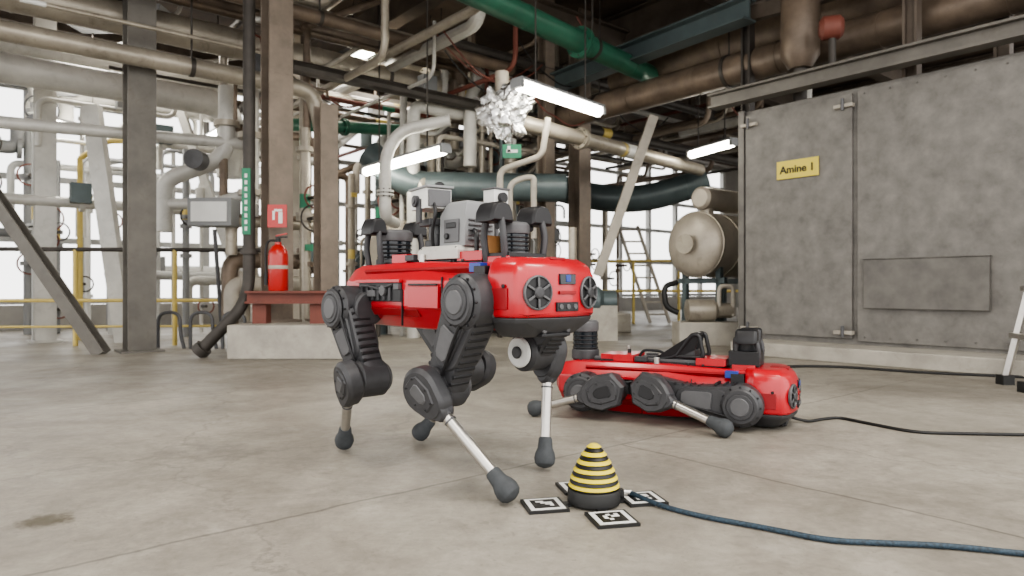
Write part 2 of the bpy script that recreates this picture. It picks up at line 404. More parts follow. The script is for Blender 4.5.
        m.box(c,(.105*S,.078*S,.056*S),WHT,R)
        m.box(c+R@V((.064,0,0)),(.012,.08,.055),MG,R)
        m.box(c+V((0,0,.038)),(.150,.100,.008),LG,R)
        m.lathe(c+R@V((-.055,.010,0)),R@V((-1,0,0)),[(.029,0),(.029,.036),(.025,.037),(.021,.025)],BK,20)
        m.lathe(c+R@V((-.055,-.032,.012)),R@V((-1,0,0)),[(.010,0),(.010,.018)],BK,16)
        m.cyl(c+R@V((-.01,-.044,-.006)),c+R@V((-.01,-.060,-.006)),.020,DG);m.cyl(c+R@V((-.01,-.060,-.006)),c+R@V((-.01,-.064,-.006)),.009,MG,n=14)
        m.lathe(c+V((.02,.02,.042)),(0,0,1),[(.016,0),(.016,.014),(.009,.020)],BK,16)
        m.tube([c+R@V((.06,-.02,-.01)),c+V((.080,-.04,-.05)),V((-.02,-.085,zt+.10)),V((-.03,-.07,zt+.04))],.006,BK,.03)
        # second small camera on a mast behind
        m.cyl((.07,.12,zt),(.07,.12,zt+.19),.010,MG)
        m.box((.07,.12,zt+.220),(.055,.065,.055),WHT);m.box((.07,.12,zt+.251),(.065,.075,.006),MG)
        m.cyl((.097,.12,zt+.22),(.112,.12,zt+.22),.018,BK)
        m.obj('pan_tilt_camera',root,bevel=.0025)
        m=MB()
        for y in(-.085,.085): loop_bumper(m,.285,y,zt-.02,zt+.170,.096)
        m.tube([(.285,-.075,zt+.10),(.285,0,zt+.115),(.285,.075,zt+.10)],.010,DG,.05)
        lidar(m,.285,zt-.01,.125,.045)
        m.box((.235,-.01,zt+.045),(.02,.13,.06),AMB)
        m.box((.30,0,zt+.010),(.09,.16,.02),BK)
        m.obj('front_bumper_loops',root,bevel=.002)
    else:
        lidar(m,-.41,zt-.01,.185,.060)
        m.obj('rear_lidar',root,bevel=.0015)
        m=MB()
        for y in(-.05,.05):
            m.tube([(-.07,y,zt+.01),(.02,y,zt+.03),(.09,y*1.3,zt+.125),(.12,y*1.3,zt+.125),(.14,y*1.3,zt+.03),(.02,y,zt+.03)],.009,BK,.02)
            m.prism([V(p) for p in((-.07,y,zt+.02),(.08,y*1.25,zt+.12),(.12,y*1.25,zt+.12),(.10,y,zt+.06),(.02,y,zt+.02))],(0,1,0),.010,BK)
        m.beam((.10,-.065,zt+.125),(.10,.065,zt+.125),.03,.012,BK)
        m.box((.04,0,zt+.03),(.12,.11,.05),DG)
        m.tube([(-.15,-.03,zt+.01),(-.13,-.03,zt+.05),(-.05,-.04,zt+.05),(0,-.04,zt+.02)],.006,BK,.02)
        m.obj('payload_rack',root,bevel=.0015)
        m=MB()
        m.box((.30,0,zt+.035),(.12,.15,.06),BK)
        m.lathe((.30,0,zt+.06),(0,0,1),[(.05,0),(.055,.01),(.055,.05),(.045,.06)],DG,28)
        for y in(-.06,.06):
            loop_bumper(m,.31,y,zt,zt+.155,.085)
        m.box((.31,0,zt+.125),(.06,.12,.025),BK)
        m.obj('front_sensor_tower',root,bevel=.003)
        m=MB()
        m.cyl((-.2,0,zt),(-.2,0,zt+.05),.008,BK);m.cyl((-.22,.05,zt),(-.22,.05,zt+.06),.005,SIL)
        m.box((-.26,0,zt+.015),(.10,.14,.03),RED)
        m.obj('antenna_block',root,bevel=.002)
r1=empty('quadruped_robot',(-.19,2.3,0),math.radians(-46))
robot(r1,.575,{
 'front_right':((.30,-.24,.560),(.150,-.24,.300),(.420,-.155,.035),-1),
 'front_left':((.30,.24,.560),(.20,.24,.39),(.250,.172,.035),1),
 'hind_right':((-.395,-.24,.527),(-.275,-.24,.285),(-.455,-.157,.035),-1),
 'hind_left':((-.395,.24,.527),(-.16,.24,.30),(-.377,.128,.035),1)},1)
r2=empty('quadruped_robot.001',(.76,3.2,0),math.radians(-27));r2.scale=(1.08,)*3
robot(r2,.124,{
 'front_right':((.31,-.24,.100),(-.045,-.24,.135),(.276,-.345,.034),-1),
 'front_left':((.31,.24,.100),(-.02,.24,.125),(.295,.40,.034),1),
 'hind_right':((-.345,-.24,.110),(-.225,-.24,.125),(-.540,-.285,.034),-1),
 'hind_left':((-.345,.24,.110),(-.225,.24,.118),(-.562,.314,.034),1)},2)
# ------------------------------------------------------------------ beacon
bc=empty('marker_beacon',(.228,1.9,0),math.radians(12))
m=MB()
m.lathe((0,0,.004),(0,0,1),[(.070,0),(.073,.004),(.073,.036),(.070,.041),(.064,.042),(.064,.048)],BLK,40)
N_=11;h0=.050;H_=.118
def rad(t): return .066*(1-t**1.35)**.80*.93+.008
for k in range(N_):
    t0=k/N_;t1=(k+1)/N_;M_=YEL if k%2==0 else BLK;o_=.0018 if M_ is YEL else 0
    m.lathe((0,0,h0),(0,0,1),[(rad(t0)+o_-.002,t0*H_),(rad(t0)+o_,t0*H_+.002),(rad(t1)+o_,t1*H_-.001),(rad(t1)+o_-.003,t1*H_)],M_,40)
m.obj('light_cone',bc)
m=MB()
for q in range(4):
    R=Matrix.Rotation(q*math.pi/2,3,'Z')
    m.box(R@V((.085,0,.004)),(.09,.03,.006),BLK,R)
    m.box(R@V((.142,0,.004)),(.112,.112,.008),BLK,R)
    m.box(R@V((.142,0,.0085)),(.096,.096,.001),WHT,R)
    m.box(R@V((.142,0,.0093)),(.070,.070,.001),BLK,R)
    for i in range(4):
        for j in range(4):
            if rng.random()<.5: m.box(R@V((.142+(i-1.5)*.011,(j-1.5)*.011,.0101)),(.0105,.0105,.001),WHT,R)
m.obj('tag_plates',bc)
m=MB();m.box((.078,.02,.02),(.03,.02,.02),BLK);m.cyl((.088,.02,.022),(.118,.02,.018),.008,SIL);m.obj('plug',bc)
# cables
m=MB();m.tube([(.335,1.945,.018),(.40,1.86,.008),(.49,1.77,.008),(.62,1.69,.008),(.74,1.60,.008),(.86,1.585,.008),(1.0,1.57,.008),(1.2,1.50,.008),(1.6,1.5,.008)],.0068,CBL,.12)
m.obj('braided_power_cable')
m=MB();m.tube([(1.20,3.06,.04),(1.30,3.02,.007),(1.42,3.10,.007),(1.50,3.13,.007),(1.58,2.95,.007),(1.66,2.80,.007),(1.85,2.78,.007),(2.3,2.74,.007)],.0065,BLK,.12)
m.obj('black_power_cable')
m=MB();m.tube([(1.9,5.1,.009),(2.4,5.2,.009),(2.9,4.75,.009),(3.3,4.6,.009),(3.65,4.35,.009)],.010,BLK,.3);m.obj('floor_hose')
# ------------------------------------------------------------------ room shell
m=MB();m.rings([[V((-14,-5,z)),V((24,-5,z)),V((24,28,z)),V((-14,28,z))] for z in(-.1,0)],FLOOR);m.obj('floor')
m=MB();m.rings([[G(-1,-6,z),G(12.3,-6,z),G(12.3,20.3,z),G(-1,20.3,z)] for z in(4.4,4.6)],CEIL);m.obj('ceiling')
m=MB()
def wb(b0,b1,z0,z1,M=WALL,t=.2,a=12.1): m.box((G(a,(b0+b1)/2,(z0+z1)/2)),(b1-b0,t,z1-z0),M,RG)
wb(-6,20,0,.35);wb(-6,20,4.25,4.4);wb(6.9,7.8,.35,4.25);wb(10.2,11.4,.35,4.25);wb(18.6,20,.35,4.25)
m.obj('wall_back')
for wi,(b0,b1) in enumerate(((-6,6.9),(7.8,10.2),(11.4,18.6))):
    m=MB();n=int((b1-b0)/1.1)
    for k in range(n+1):
        b=b0+(b1-b0)*k/n; wb(b-.05,b+.05,.35,4.25,FRM,.12)
    for z in(.40,1.3,2.2,3.0,3.65,4.2): wb(b0,b1,z-.04,z+.04,FRM,.09)
    m.obj('window_%d'%(wi+1))
m=MB();m.box(G(5.5,20.1,2.2),(.2,13,4.4),WALL,RG);m.obj('wall_right')
# ceiling structure
m=MB()
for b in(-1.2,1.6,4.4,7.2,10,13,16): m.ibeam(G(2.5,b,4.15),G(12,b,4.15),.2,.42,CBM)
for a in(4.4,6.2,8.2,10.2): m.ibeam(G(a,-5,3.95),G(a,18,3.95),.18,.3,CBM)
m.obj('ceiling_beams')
m=MB()
for k in range(56):
    z=rng.uniform(2.85,3.85);r=rng.choice([.02,.03,.04,.05,.07]);M=rng.choice([PBR,PIN,PIN,PDK,PIN,STB,OXI,PBR,PLG])
    if rng.random()<.5:
        a=rng.uniform(6.6,11.5);b0=rng.uniform(-3,6);l=rng.uniform(4,9)
        m.tube([G(a,b0,z),G(a,b0+l,z),G(a,b0+l,z+.8)],r,M,.2,10)
        if rng.random()<.5:
            c=b0+l*rng.uniform(.3,.8);m.cyl(G(a,c,z),G(a,c+.18,z),r*1.05,rng.choice([YR,SGG,WHT]),n=10)
    else:
        b=rng.uniform(2,13);a0=rng.uniform(4.6,8);m.tube([G(a0,b,z+.6),G(a0,b,z),G(min(11.9,a0+rng.uniform(2,6)),b,z)],r,M,.2,10)
m.obj('overhead_pipework')
# hanging conduits and slack wires
m=MB()
for k in range(14):
    b=rng.uniform(2.5,8.5);a=rng.uniform(5.2,8.0);z=rng.uniform(2.9,3.7);q=[]
    for t in range(9):
        s_=t/8;q.append(G(a+s_*.2,b+s_*1.6,z-.35*4*s_*(1-s_)*rng.uniform(.9,1.1)))
    m.tube(q,.009,rng.choice([BLK,PDK,OXI]),.1,6,3)
m.obj('slack_cables')
# mezzanine cable tray
m=MB()
for sa in(0,.35): m.beam(G(8.9+sa,2,3.35),G(8.9+sa,12,3.35),.03,.1,STL)
for k in range(40): m.beam(G(8.9,2+k*.25,3.32),G(9.25,2+k*.25,3.32),.04,.02,STL)
m.obj('cable_tray')
# ------------------------------------------------------------------ main pipes
def pipe(name,pts,r,M,bend=.2,fl=None,hang=None,lab=None):
    m=MB();m.tube(pts,r,M,bend,20,8)
    P=[V(p) for p in pts]
    if fl:
        for (i,t) in fl:
            d=(P[i+1]-P[i]).normalized();c=P[i].lerp(P[i+1],t)
            for o in(-.025,.01):
                m.cyl(c+d*o,c+d*(o+.022),r*1.45,M,n=20)
            x,y,_=m.frame(d)
            for k in range(8):
                q=x*math.cos(k*.785)*r*1.25+y*math.sin(k*.785)*r*1.25
                m.cyl(c+q-d*.04,c+q+d*.045,.008,PDK,n=6)
    # cladding seams
    for i in range(len(P)-1):
        L=(P[i+1]-P[i]).length;d=(P[i+1]-P[i]).normalized();k=.6
        while k<L-.3:
            c=P[i]+d*k;m.cyl(c,c+d*.018,r*1.04,M,n=20);k+=.95
    if lab:
        for (i,t,M2) in lab:
            d=(P[i+1]-P[i]).normalized();c=P[i].lerp(P[i+1],t)
            m.cyl(c,c+d*.05,r*1.03,M2,n=20);m.cyl(c+d*.08,c+d*.30,r*1.025,WHT if M2 is not WHT else YR,n=20);m.cyl(c+d*.33,c+d*.38,r*1.03,M2,n=20)
    if hang:
        for (i,t) in hang:
            c=P[i].lerp(P[i+1],t);m.cyl(c,V((c.x,c.y,4.35)),.010,PDK,n=8);d=(P[i+1]-P[i]).normalized();m.cyl(c-d*.02,c+d*.02,r*1.08,PDK)
    return m.obj(name)
pipe('insulated_pipe',[G(6.94,-3,2.7),G(6.94,3.02,2.7),G(6.94,3.12,2.3)],.085,PIN,.18,hang=[(0,.3),(0,.8)])
pipe('insulated_pipe',[G(7.47,-3,3.2),G(7.47,5.0,3.2)],.155,PIN,fl=[(0,.97)],hang=[(0,.55),(0,.9)])
pipe('insulated_pipe',[G(7.3,-1,3.5),G(7.3,5.2,3.5),G(7.3,5.2,2.9)],.10,PBR,.2,hang=[(0,.6)])
pipe('insulated_pipe',[G(6.6,-3,3.35),G(6.6,5.5,3.35)],.07,PBR,hang=[(0,.7)])
pipe('insulated_pipe',[G(8.3,-3,2.75),G(8.3,2.6,2.75),G(8.3,2.6,1.9)],.15,PLG,.3)
pipe('insulated_pipe',[G(8.9,-3,3.15),G(8.9,3.5,3.15)],.10,PLG,.3)
pipe('insulated_pipe',[(-4.95,6.3,2.15),(-3.2,7.2,2.15),(-2.7,7.45,2.15)],.06,PLG)
pipe('insulated_pipe',[(-.05,6.86,2.3),(2.71,9.84,2.3)],.085,PIN,fl=[(0,.3)],lab=[(0,.5,YR)])
pipe('insulated_pipe',[(-.62,6.83,2.28),(-1.12,6.83,2.18),(-1.27,6.83,1.93),(-1.27,6.83,1.30),(-1.27,7.4,1.30)],.060,PLG,.15,fl=[(2,.6)])
pipe('insulated_pipe',[(-.10,6.80,2.75),(-.10,6.80,2.3),(-.05,6.86,2.3)],.070,PIN,.1)
pipe('green_pipe',[(-.9,5.37,3.2),(2.05,8.75,3.2)],.115,PGR,fl=[(0,.98),(0,.55)],hang=[(0,.6)])
pipe('green_pipe',[G(8.0,3.1,2.55),G(8.0,4.7,2.72),G(8.0,5.2,2.72)],.075,PGR,.15,fl=[(0,.5)])
pipe('brown_duct',[G(1,6.42,2.9),G(7.2,6.42,2.9)],.16,PBR,hang=[(0,.5),(0,.8)])
pipe('brown_duct',[G(-1,6.9,3.35),G(6,6.9,3.35)],.30,PBR)
pipe('teal_duct',[(-1.75,8.35,2.25),(-1.3,8.3,1.85),(.65,8.2,1.80)],.17,PTL,.35)
pipe('teal_duct',[(.60,10.4,2.15),(1.3,10.3,1.95),(2.0,10.25,1.93),(2.9,10.25,2.2)],.20,PTL,.5)
pipe('beige_pipe',[(-.12,6.83,1.25),(-.12,6.83,1.78),(.12,6.83,1.86),(.30,6.83,1.92),(.36,6.83,2.3)],.032,BEI,.08)
pipe('beige_pipe',[(-.02,6.9,1.2),(-.02,6.9,1.66),(.14,6.9,1.72),(.22,6.9,1.72),(.22,6.9,1.1)],.030,BEI,.08)
m=MB();m.ibeam((.35,9.3,3.3),(2.3,6.6,3.3),.2,.22,PTL);m.obj('teal_crossbeam')
# junction box at pipe ends
m=MB();m.box(G(7.4,5.25,3.05),(.35,.3,.5),STB,RG);m.box(G(7.2,5.25,3.05),(.25,.08,.35),BEI,RG);m.box(G(7.15,5.25,3.1),(.14,.03,.10),YR,RG);m.cyl(G(7.1,5.25,2.8),G(7.1,5.25,2.45),.03,PDK);m.obj('junction_box',bevel=.01)
m=MB();m.box(G(7.6,5.6,2.62),(.28,.22,.3),BEI,RG);m.cyl(G(7.6,5.6,2.77),G(7.6,5.6,4.3),.05,PIN);m.cyl(G(7.6,5.6,2.5),G(7.6,5.6,1.7),.045,PIN);m.obj('junction_box',bevel=.01)
# foil wrapped joint
bm=bmesh.new();bmesh.ops.create_icosphere(bm,subdivisions=4,radius=.24)
for v in bm.verts:
    d=v.co.normalized();k=1+.17*math.sin(d.x*6+d.z*5)*math.cos(d.y*5)+.09*math.sin(d.x*19+d.y*13)+.08*math.sin(d.z*23-d.x*11)+rng.uniform(-.03,.03)
    k*=.92 if d.z<.3 else 1-.3*(d.z-.3)
    v.co=Vector((v.co.x*k*1.12+.04*math.sin(d.z*4),v.co.y*k*.8,v.co.z*k*1.15+.03*math.sin(d.x*7)))
me=bpy.data.meshes.new('foil');bm.to_mesh(me);bm.free();me.materials.append(FOIL)
fo=bpy.data.objects.new('foil_wrapped_joint',me);bpy.context.collection.objects.link(fo);fo.location=(-.08,6.78,2.36)
# exit sign
m=MB();m.box((-.0,6.6,1.92),(.18,.03,.13),SGG);m.box((-.0,6.583,1.92),(.11,.005,.03),WHT);m.box((-.03,6.583,1.94),(.03,.005,.06),WHT);m.cyl((0,6.6,1.98),(0,6.6,2.2),.006,PDK,n=8);m.obj('exit_sign')
# ------------------------------------------------------------------ columns
def column(name,x,y,z0,z1,w,M,extra=None):
    m=MB();m.ibeam((x,y,z0),(x,y,z1),w,w,M,.022);m.box((x,y,z0+.01),(w+.12,w+.12,.02),M,RG)
    if extra:extra(m)
    return m.obj(name)
column('steel_column',-3.52,6.45,0,4.4,.24,STL)
column('steel_column',-2.17,6.3,.29,4.4,.22,STB)
column('steel_column',-1.76,6.45,.29,2.32,.17,STB)
column('steel_column',-3.0,9.2,0,4.4,.22,BEI)
column('steel_column',-5.2,7.6,0,4.4,.2,PLG)
column('steel_column',.93,9.4,.25,4.4,.22,STB)
column('steel_column',.45,9.0,0,4.4,.16,STB)
column('steel_column',-.95,10.2,0,4.4,.20,STB)
column('steel_column',2.40,6.95,0,4.4,.10,PDK)
m=MB();m.box((-1.86,6.2,.145),(1.05,1.0,.29),CON);m.obj('concrete_plinth',bevel=.015)
m=MB();m.box((1.15,9.7,.125),(.95,.8,.25),CON);m.obj('concrete_plinth',bevel=.015)
m=MB();m.ibeam((-2.3,5.93,.52),(-1.55,5.93,.52),.12,.11,OXI);m.box((-2.2,6.0,.37),(.12,.12,.18),OXI);m.box((-1.7,6.0,.37),(.12,.12,.18),OXI);m.obj('bracket_beam')
# dark vertical pipe with green tag
m=MB();m.tube([(-2.33,6.05,4.3),(-2.33,6.05,.62),(-2.36,5.95,.42),(-2.68,5.9,.07)],.052,PDK,.12,16)
m.cyl((-2.33,6.05,.9),(-2.33,6.05,.94),.075,PDK);m.cyl((-2.66,5.9,.09),(-2.71,5.9,.04),.075,PDK)
m.box((-2.33,5.985,1.36),(.075,.012,.58),SGG)
for k in range(9): m.box((-2.33,5.977,1.12+k*.058),(.022,.004,.034),WHT)
m.obj('standpipe')
# ext sign + extinguisher
m=MB();m.box((-2.07,6.02,1.235),(.17,.008,.2),EXR)
m.box((-2.04,6.014,1.22),(.035,.004,.10),WHT);m.box((-2.10,6.014,1.24),(.02,.004,.08),WHT);m.box((-2.06,6.014,1.285),(.07,.004,.02),WHT);m.beam((-2.07,6.05,1.235),(-2.12,6.2,1.235),.03,.02,PDK);m.obj('fire_extinguisher_sign')
e=empty('fire_extinguisher',(-2.045,5.97,.575))
m=MB();m.lathe((0,0,0),(0,0,1),[(.078,0),(.084,.012),(.084,.30),(.078,.345),(.055,.385),(.028,.405),(.028,.425)],EXR,32)
m.obj('cylinder',e)
m=MB();m.lathe((0,0,.19),(0,0,1),[(.0845,0),(.0850,.001),(.0850,.03),(.0845,.031)],BEI,32);m.obj('label',e)
m=MB();m.cyl((0,0,.42),(0,0,.46),.022,BLK);m.box((.03,0,.47),(.10,.02,.012),BLK);m.box((.03,0,.49),(.10,.02,.010),EXR,Matrix.Rotation(-.2,3,'Y'))
m.tube([(-.02,0,.44),(-.08,-.02,.44),(-.10,-.03,.36),(-.095,-.03,.14)],.010,BLK,.05);m.cyl((-.095,-.03,.16),(-.095,-.03,.05),.012,BLK,r2=.018)
m.box((0,.08,.28),(.04,.04,.2),PDK);m.obj('valve_and_hose',e)
# braces at left
m=MB();m.ibeam((-4.9,6.2,1.72),(-3.72,6.2,0),.11,.12,STL,.015,up=(0,1,0));m.obj('diagonal_brace')
m=MB();m.beam((-4.62,7.5,2.6),(-4.25,7.5,.0),.10,.18,PLG,up=(1,0,0));m.obj('diagonal_brace')
m=MB();m.beam((1.70,8.2,2.66),(1.03,8.2,.75),.10,.11,BEI,up=(1,0,0));m.obj('diagonal_brace')
m=MB();m.beam((-4.3,8.6,3.2),(-3.2,8.6,0),.08,.10,PLG,up=(1,0,0));m.obj('diagonal_brace')
# yellow guard railing
m=MB()
ra,rb=V((-6.5,6.9,0)),V((-2.55,7.25,0))
for z,M,r in((1.0,PDK,.022),(.47,YR,.018),(.20,YR,.012)): m.cyl(ra+V((0,0,z)),rb+V((0,0,z)),r,M,n=12)
for k in range(5):
    p=ra.lerp(rb,k/4);m.cyl(p,p+V((0,0,1.0)),.024,YR,n=12)
m.obj('guard_railing')
m=MB()
ra,rb=V((1.3,11.5,0)),V((4.2,11.0,0))
for z in(.55,1.05): m.cyl(ra+V((0,0,z)),rb+V((0,0,z)),.022,YR,n=12)
for k in range(5):
    p=ra.lerp(rb,k/4);m.cyl(p,p+V((0,0,1.05)),.024,YR,n=12)
m.obj('guard_railing')
m=MB()
for k in range(3):
    x=-3.5+k*.32;m.tube([(x,6.75,0),(x,6.75,.36),(x+.22,6.75,.36),(x+.22,6.75,.15),(x+.26,6.75,0)],.017,MG,.11)
m.obj('bent_pipe_stubs')
m=MB();m.cyl((-5.0,7.9,0),(-5.0,7.9,2.1),.030,YR);m.tube([(-5.0,7.9,2.1),(-4.7,7.9,2.3),(-4.3,7.9,2.3)],.030,YR,.1);m.obj('yellow_gas_pipe')
# valve station, left-centre
m=MB()
m.tube([(-3.05,7.3,2.75),(-3.05,7.3,2.0),(-3.45,7.3,1.85),(-3.72,7.3,1.75),(-3.72,7.3,1.2)],.085,PLG,.2,16)
m.tube([(-2.75,7.2,3.1),(-2.75,7.2,1.35)],.08,PLG,.2,16)
m.tube([(-3.72,7.3,1.5),(-3.2,7.3,1.5),(-2.75,7.2,1.6)],.06,PLG,.12,16)
for p in((-3.05,7.3,2.35),(-2.75,7.2,2.2),(-2.75,7.2,1.6)):
    m.cyl(V(p)-V((0,0,.03)),V(p)+V((0,0,.03)),.135,PIN)
m.box((-3.05,7.0,1.37),(.44,.25,.28),LG);m.box((-3.05,6.87,1.37),(.36,.02,.2),WHT)
m.cyl((-3.05,7.0,1.2),(-3.05,7.2,0),.02,MG)
m.cyl((-3.2,7.0,1.9),(-3.2,6.85,1.9),.10,MG);m.obj('valve_station',bevel=.005)
# central machinery racks : dense pipe clutter behind the robot
def rack(name,a0,a1,b0,b1,nv,nh,seed,mats,zt=3.6):
    R=random.Random(seed);m=MB()
    for k in range(nv):
        a=R.uniform(a0,a1);b=R.uniform(b0,b1);r=R.choice([.025,.03,.04,.055,.08]);M=R.choice(mats);zz=R.uniform(2.2,zt)
        if R.random()<.5: m.tube([G(a,b,0),G(a,b,zz)],r,M,.1,12)
        else: m.tube([G(a,b,0),G(a,b,zz),G(a,b+R.uniform(-.9,.9),zz),G(a,b+1,zz+.6)],r,M,.15,12)
        for q in range(R.randint(1,3)):
            z=R.uniform(.3,zz-.2);m.cyl(G(a,b,z),G(a,b,z+.05),r*1.7,M,n=14)
            if R.random()<.45:
                m.cyl(G(a,b,z+.02),G(a-.22,b,z+.02),.02,PDK,n=8)
                R0=r*1.2+.07;pts=[G(a-.22,b+R0*math.cos(t*math.pi/8),z+.02+R0*math.sin(t*math.pi/8)) for t in range(17)]
                m.tube(pts,.010,R.choice([OXI,PDK,MG]),.01,6,1)
            elif R.random()<.4:
                m.cyl(G(a,b,z+.1),G(a,b,z+.25),r*1.04,R.choice([YR,SGG,WHT]),n=12)
            elif R.random()<.4:
                m.box(G(a-r-.03,b,z+.2),(.10,.02,.07),R.choice([YR,WHT,SGG]),RG)
    for k in range(nh):
        a=R.uniform(a0,a1);z=R.uniform(.5,zt);r=R.choice([.02,.03,.045,.06,.085]);M=R.choice(mats);s=R.uniform(b0,b1-1);l=R.uniform(.8,2.4)
        e2=min(b1,s+l)
        m.tube([G(a,s,max(0.02,z-R.uniform(.3,.9))),G(a,s,z),G(a,e2,z),G(a,e2,z+R.uniform(-.4,.4))],r,M,.12,12)
        c=R.uniform(s,e2);m.cyl(G(a,c,z),G(a,c+.05,z),r*1.6,M,n=14)
        if R.random()<.3: m.box(G(a-.1,c,z+.1),(.2,.16,.22),R.choice([LG,MG,PTL]),RG)
    return m.obj(name)
CM=[PIN,PLG,BEI,PBR,PIN,PDK,PTL,PIN,PLG]
rack('process_pipe_rack',6.9,8.1,4.35,6.4,20,22,3,CM)
rack('process_pipe_rack',8.3,10.8,4.6,9.8,36,38,5,CM)
rack('process_pipe_rack',9.0,11.4,-1,4.4,22,18,11,[PLG,PLG,BEI,LG,FRM,WHT,PLG])
rack('process_pipe_rack',6.9,7.6,2.3,3.3,6,8,21,[PIN,PBR,BEI])
# cabinets / vessels in the middle
m=MB();m.lathe((-1.5,8.6,.25),(0,0,1),[(.05,0),(.32,.08),(.34,.2),(.34,1.0),(.3,1.15),(.1,1.22)],PIN,32)
for k in range(3):
    t=k*2.09;m.cyl((-1.5+.28*math.cos(t),8.6+.28*math.sin(t),0),(-1.5+.28*math.cos(t),8.6+.28*math.sin(t),.4),.03,PDK)
m.obj('process_vessel')
m=MB();m.box((-.35,8.3,.75),(.5,.35,.9),LG);m.box((-.35,8.11,.78),(.4,.02,.7),MG);m.beam((-.55,8.3,0),(-.55,8.3,.3),.05,.05,PDK);m.beam((-.15,8.3,0),(-.15,8.3,.3),.05,.05,PDK);m.obj('control_cabinet',bevel=.01)
m=MB();m.lathe((.5,7.9,.45),(1,0,0),[(.05,0),(.17,.03),(.17,.5),(.12,.55),(.12,.7)],PTL,28)
m.box((.8,7.9,.2),(.8,.3,.4),CON);m.cyl((.7,7.9,.5),(.7,7.9,1.3),.05,PIN);m.obj('feed_pump')
# ------------------------------------------------------------------ lamps
def lamp(p0,p1,w=.10,light=0):
    p0=V(p0);p1=V(p1);e=empty('fluorescent_lamp',p0);m=MB();q=p1-p0
    m.beam(V((0,0,.050)),q+V((0,0,.050)),w*1.0,.025,LG);
    d=q.normalized();m.cyl(d*.03,q-d*.03,w*.42,TUBE,n=16)
    m.beam(-d*.02,d*.03,w*1.0,.07,LG);m.beam(q-d*.03,q+d*.02,w*1.0,.07,LG)
    m.obj('fitting',e)
    m=MB()
    for t in(.2,.8): m.cyl(q*t+V((0,0,.06)),q*t+V((0,0,4.4-p0.z)),.008,PDK,n=6)
    m.obj('hanger',e)
lamp((.045,6.19,2.45),(.925,7.18,2.45),.13)
lamp((-1.77,8.24,2.0),(-.67,6.90,2.0),.12)
lamp((-5.40,7.69,2.5),(-5.05,8.5,2.5),.16)
lamp((2.41,9.24,2.4),(2.75,8.45,2.4),.12)
lamp((-4.5,10,2.75),(-4.0,9.4,2.75),.12)
lamp((-1.2,9.6,1.05),(-.9,9.2,1.05),.08)
lamp((-2.2,9.0,3.55),(-1.5,8.2,3.55),.12)
lamp((3.2,7.5,3.75),(4.0,6.6,3.75),.10)
# added fill lights in made-up housings, over the floor (above / behind the viewpoint) and in the plant
for (x,y,e_,z) in((-1.6,2.2,85,3.9),(2.0,1.6,90,3.9),(.3,-.6,55,3.9),(-2.2,9.8,60,3.7),(-4.6,8.0,75,3.7)):
    ee=empty('added_fill_lamp',(x,y,z));m=MB();m.box((0,0,.05),(1.3,.7,.08),LG);m.obj('housing',ee)
    l=bpy.data.lights.new('added_fill_light','AREA');l.shape='RECTANGLE';l.size=1.2;l.size_y=.6;l.energy=e_;l.color=(1,.94,.85)
    lo=bpy.data.objects.new('added_fill_light',l);bpy.context.collection.objects.link(lo);lo.parent=ee
    m=MB();m.cyl((0,0,.09),(0,0,4.4-z),.02,PDK);m.obj('stem',ee)
# ------------------------------------------------------------------ right-hand enclosure
en=empty('plant_enclosure')
m=MB();m.box(G(1.3,7.6,1.2),(3.3,4.66,2.2),BOXM,RG);m.obj('casing',en,bevel=.01)
m=MB();m.box(G(1.0,7.45,.06),(3.9,5.0,.12),CON,RG);m.obj('kerb',en,bevel=.01)
m=MB()
m.box(G(3.1,5.93,1.21),(.03,1.0,2.08),BOXM,RG)        # door leaf
m.box(G(1.2,5.935,1.21),(.02,2.72,2.12),BOXM,RG)      # big panel
m.box(G(2.045,5.90,.634),(.05,.89,.405),BOXD,RG)      # cover plate
m.box(G(2.045,5.895,.838),(.06,.90,.008),BOXD,RG)
for a in(3.55,2.66):
    for z in(.22,2.15):
        m.box(G(a,5.90,z),(.05,.16,.03),BEI,RG);m.cyl(G(a,5.87,z-.04),G(a,5.87,z+.06),.014,MG)
for k in range(14):
    for z in(.19,2.23): m.cyl(G(2.5-k*.2,5.93,z),G(2.5-k*.2,5.915,z),.008,BOXD,n=8)
m.obj('door_and_panels',en,bevel=.004)
m=MB();m.ibeam(G(-1.5,5.80,2.42),G(3.9,5.80,2.42),.14,.14,STL);m.box(G(3.64,5.93,1.2),(.05,.06,2.2),BOXD,RG);m.obj('top_rail',en)
sg=empty('amine_sign');m=MB();m.box(G(3.075,5.905,1.675),(.012,.39,.165),SGY,RG);m.obj('plate',sg,bevel=.003)
tx=bpy.data.curves.new('lettering','FONT');tx.body='Amine 1';tx.size=.095;tx.align_x='CENTER';tx.align_y='CENTER';tx.extrude=.001;tx.offset=.0022
to=bpy.data.objects.new('lettering',tx);bpy.context.collection.objects.link(to);to.data.materials.append(BLK);to.parent=sg
to.matrix_local=Matrix.Translation(G(3.075,5.896,1.672))@Matrix((-ADIR,V((0,0,1)),-BDIR)).transposed().to_4x4()
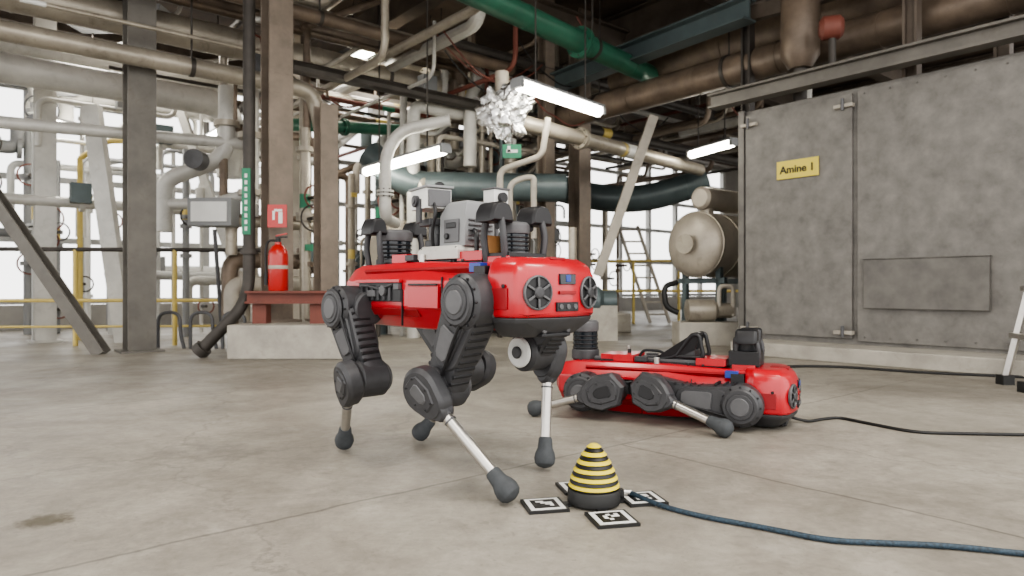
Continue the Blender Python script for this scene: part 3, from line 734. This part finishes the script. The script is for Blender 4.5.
# gear above the enclosure
m=MB();m.lathe((2.66,6.3,2.62),(0,0,1),[(.10,0),(.17,.12),(.17,.7),(.12,.8)],PBR,28);m.cyl((2.66,6.3,2.3),(2.66,6.3,2.65),.06,PDK);m.cyl((2.66,6.3,3.4),(2.66,6.3,4.4),.06,PBR);m.obj('vent_silencer')
m=MB();m.lathe((2.63,5.85,2.82),(1,-.3,0),[(.06,0),(.10,.03),(.10,.16),(.07,.19)],OXI,24);m.cyl((2.73,5.82,2.5),(2.73,5.82,2.8),.03,PDK);m.obj('alarm_horn')
m=MB()
for a,b in((2.2,6.1),(1.3,6.1),(1.7,6.6)): m.ibeam(G(a,b,2.3),G(a,b,4.4),.11,.11,CBM)
m.beam(G(-1,6.2,3.05),G(4,6.2,3.35),.08,.14,CBM);m.obj('roof_support_posts')
# ------------------------------------------------------------------ tank
tk=empty('insulated_tank');o=V((2.0,7.5,1.08));m=MB()
m.lathe(o,BDIR,[(.02,-.10),(.18,-.085),(.29,-.04),(.345,0),(.355,.02),(.355,1.8),(.2,1.9)],TANK,40)
for k in(.02,.35,.9): m.lathe(o+BDIR*k,BDIR,[(.36,0),(.366,.004),(.366,.03),(.36,.034)],PIN,40)
m.obj('shell',tk)
m=MB();m.cyl(o-BDIR*.09,o-BDIR*.16,.07,PIN);m.cyl(o-BDIR*.15,o-BDIR*.17,.11,PIN);m.cyl(o+BDIR*.25+V((0,0,.3)),o+BDIR*.25+V((0,0,.62)),.07,PIN);m.lathe(o+BDIR*.1+V((0,0,.52)),BDIR,[(.1,0),(.13,.03),(.13,.7)],TANK,24)
m.obj('nozzles',tk)
m=MB()
for k in(.15,.9):
    for q in(-.22,.22): m.beam(o+BDIR*k+ADIR*q-V((0,0,.25)),o+BDIR*k+ADIR*q-V((0,0,1.08)),.06,.06,PTL)
    m.beam(o+BDIR*k-ADIR*.3-V((0,0,.40)),o+BDIR*k+ADIR*.3-V((0,0,.40)),.06,.06,PTL)
m.obj('stand',tk)
m=MB();m.box((2.1,7.3,.12),(.7,.35,.24),CON);m.lathe((1.85,7.3,.36),(1,0,0),[(.05,0),(.12,.02),(.12,.3),(.08,.34),(.08,.5)],PIN,24)
m.tube([(1.75,7.2,.34),(1.62,7.2,.4),(1.60,7.2,.62),(1.75,7.25,.66)],.03,BLK,.08);m.tube([(2.2,7.25,.4),(2.2,7.25,.62),(2.35,7.25,.62),(2.35,7.25,.3)],.025,BEI,.06);m.obj('transfer_pump')
# ladder (far)
def ladder(name,f,t,w,n,M):
    f=V(f);t=V(t);w=V(w);m=MB()
    for s in(-.5,.5): m.beam(f+w*s,t+w*s,.045,.06,M,up=w.cross(t-f))
    for k in range(n):
        c=f.lerp(t,(k+.7)/n);m.beam(c-w*.5,c+w*.5,.03,.03,M)
    return m.obj(name)
ladder('leaning_ladder',(2.45,11.3,.02),(1.97,11.6,1.65),(.32,.0,0),8,BEI)
# step ladder at right
sl=empty('step_ladder')
m=MB()
W_=V((-.11,-.33,0))
for s in(0,1):
    o=W_*s
    m.beam(V((3.07,4.25,.02))+o,V((3.42,4.12,1.75))+o,.055,.03,SIL);m.box(V((3.07,4.25,.03))+o,(.07,.07,.06),BLK)
    m.beam(V((3.80,3.98,.02))+o,V((3.46,4.11,1.75))+o,.045,.03,SIL)
for k in range(5):
    t=(k+1)/6;p=V((3.07,4.25,.02)).lerp(V((3.42,4.12,1.75)),t);m.beam(p,p+W_,.09,.03,SIL)
m.obj('frame',sl)
# ------------------------------------------------------------------ world + camera
w=bpy.data.worlds.new('World');bpy.context.scene.world=w;w.use_nodes=True
bg=w.node_tree.nodes['Background'];bg.inputs['Color'].default_value=(1.0,.985,.96,1);bg.inputs['Strength'].default_value=3.0
try: bpy.context.scene.view_settings.look='AgX - Medium High Contrast'
except Exception: pass
cd=bpy.data.cameras.new('Camera');cd.sensor_width=36;cd.lens=24.0
cd.dof.use_dof=True;cd.dof.focus_distance=2.2;cd.dof.aperture_fstop=4.0
co=bpy.data.objects.new('Camera',cd);bpy.context.collection.objects.link(co);co.location=(0,0,.6);co.rotation_euler=(math.radians(90),0,0)
bpy.context.scene.camera=co
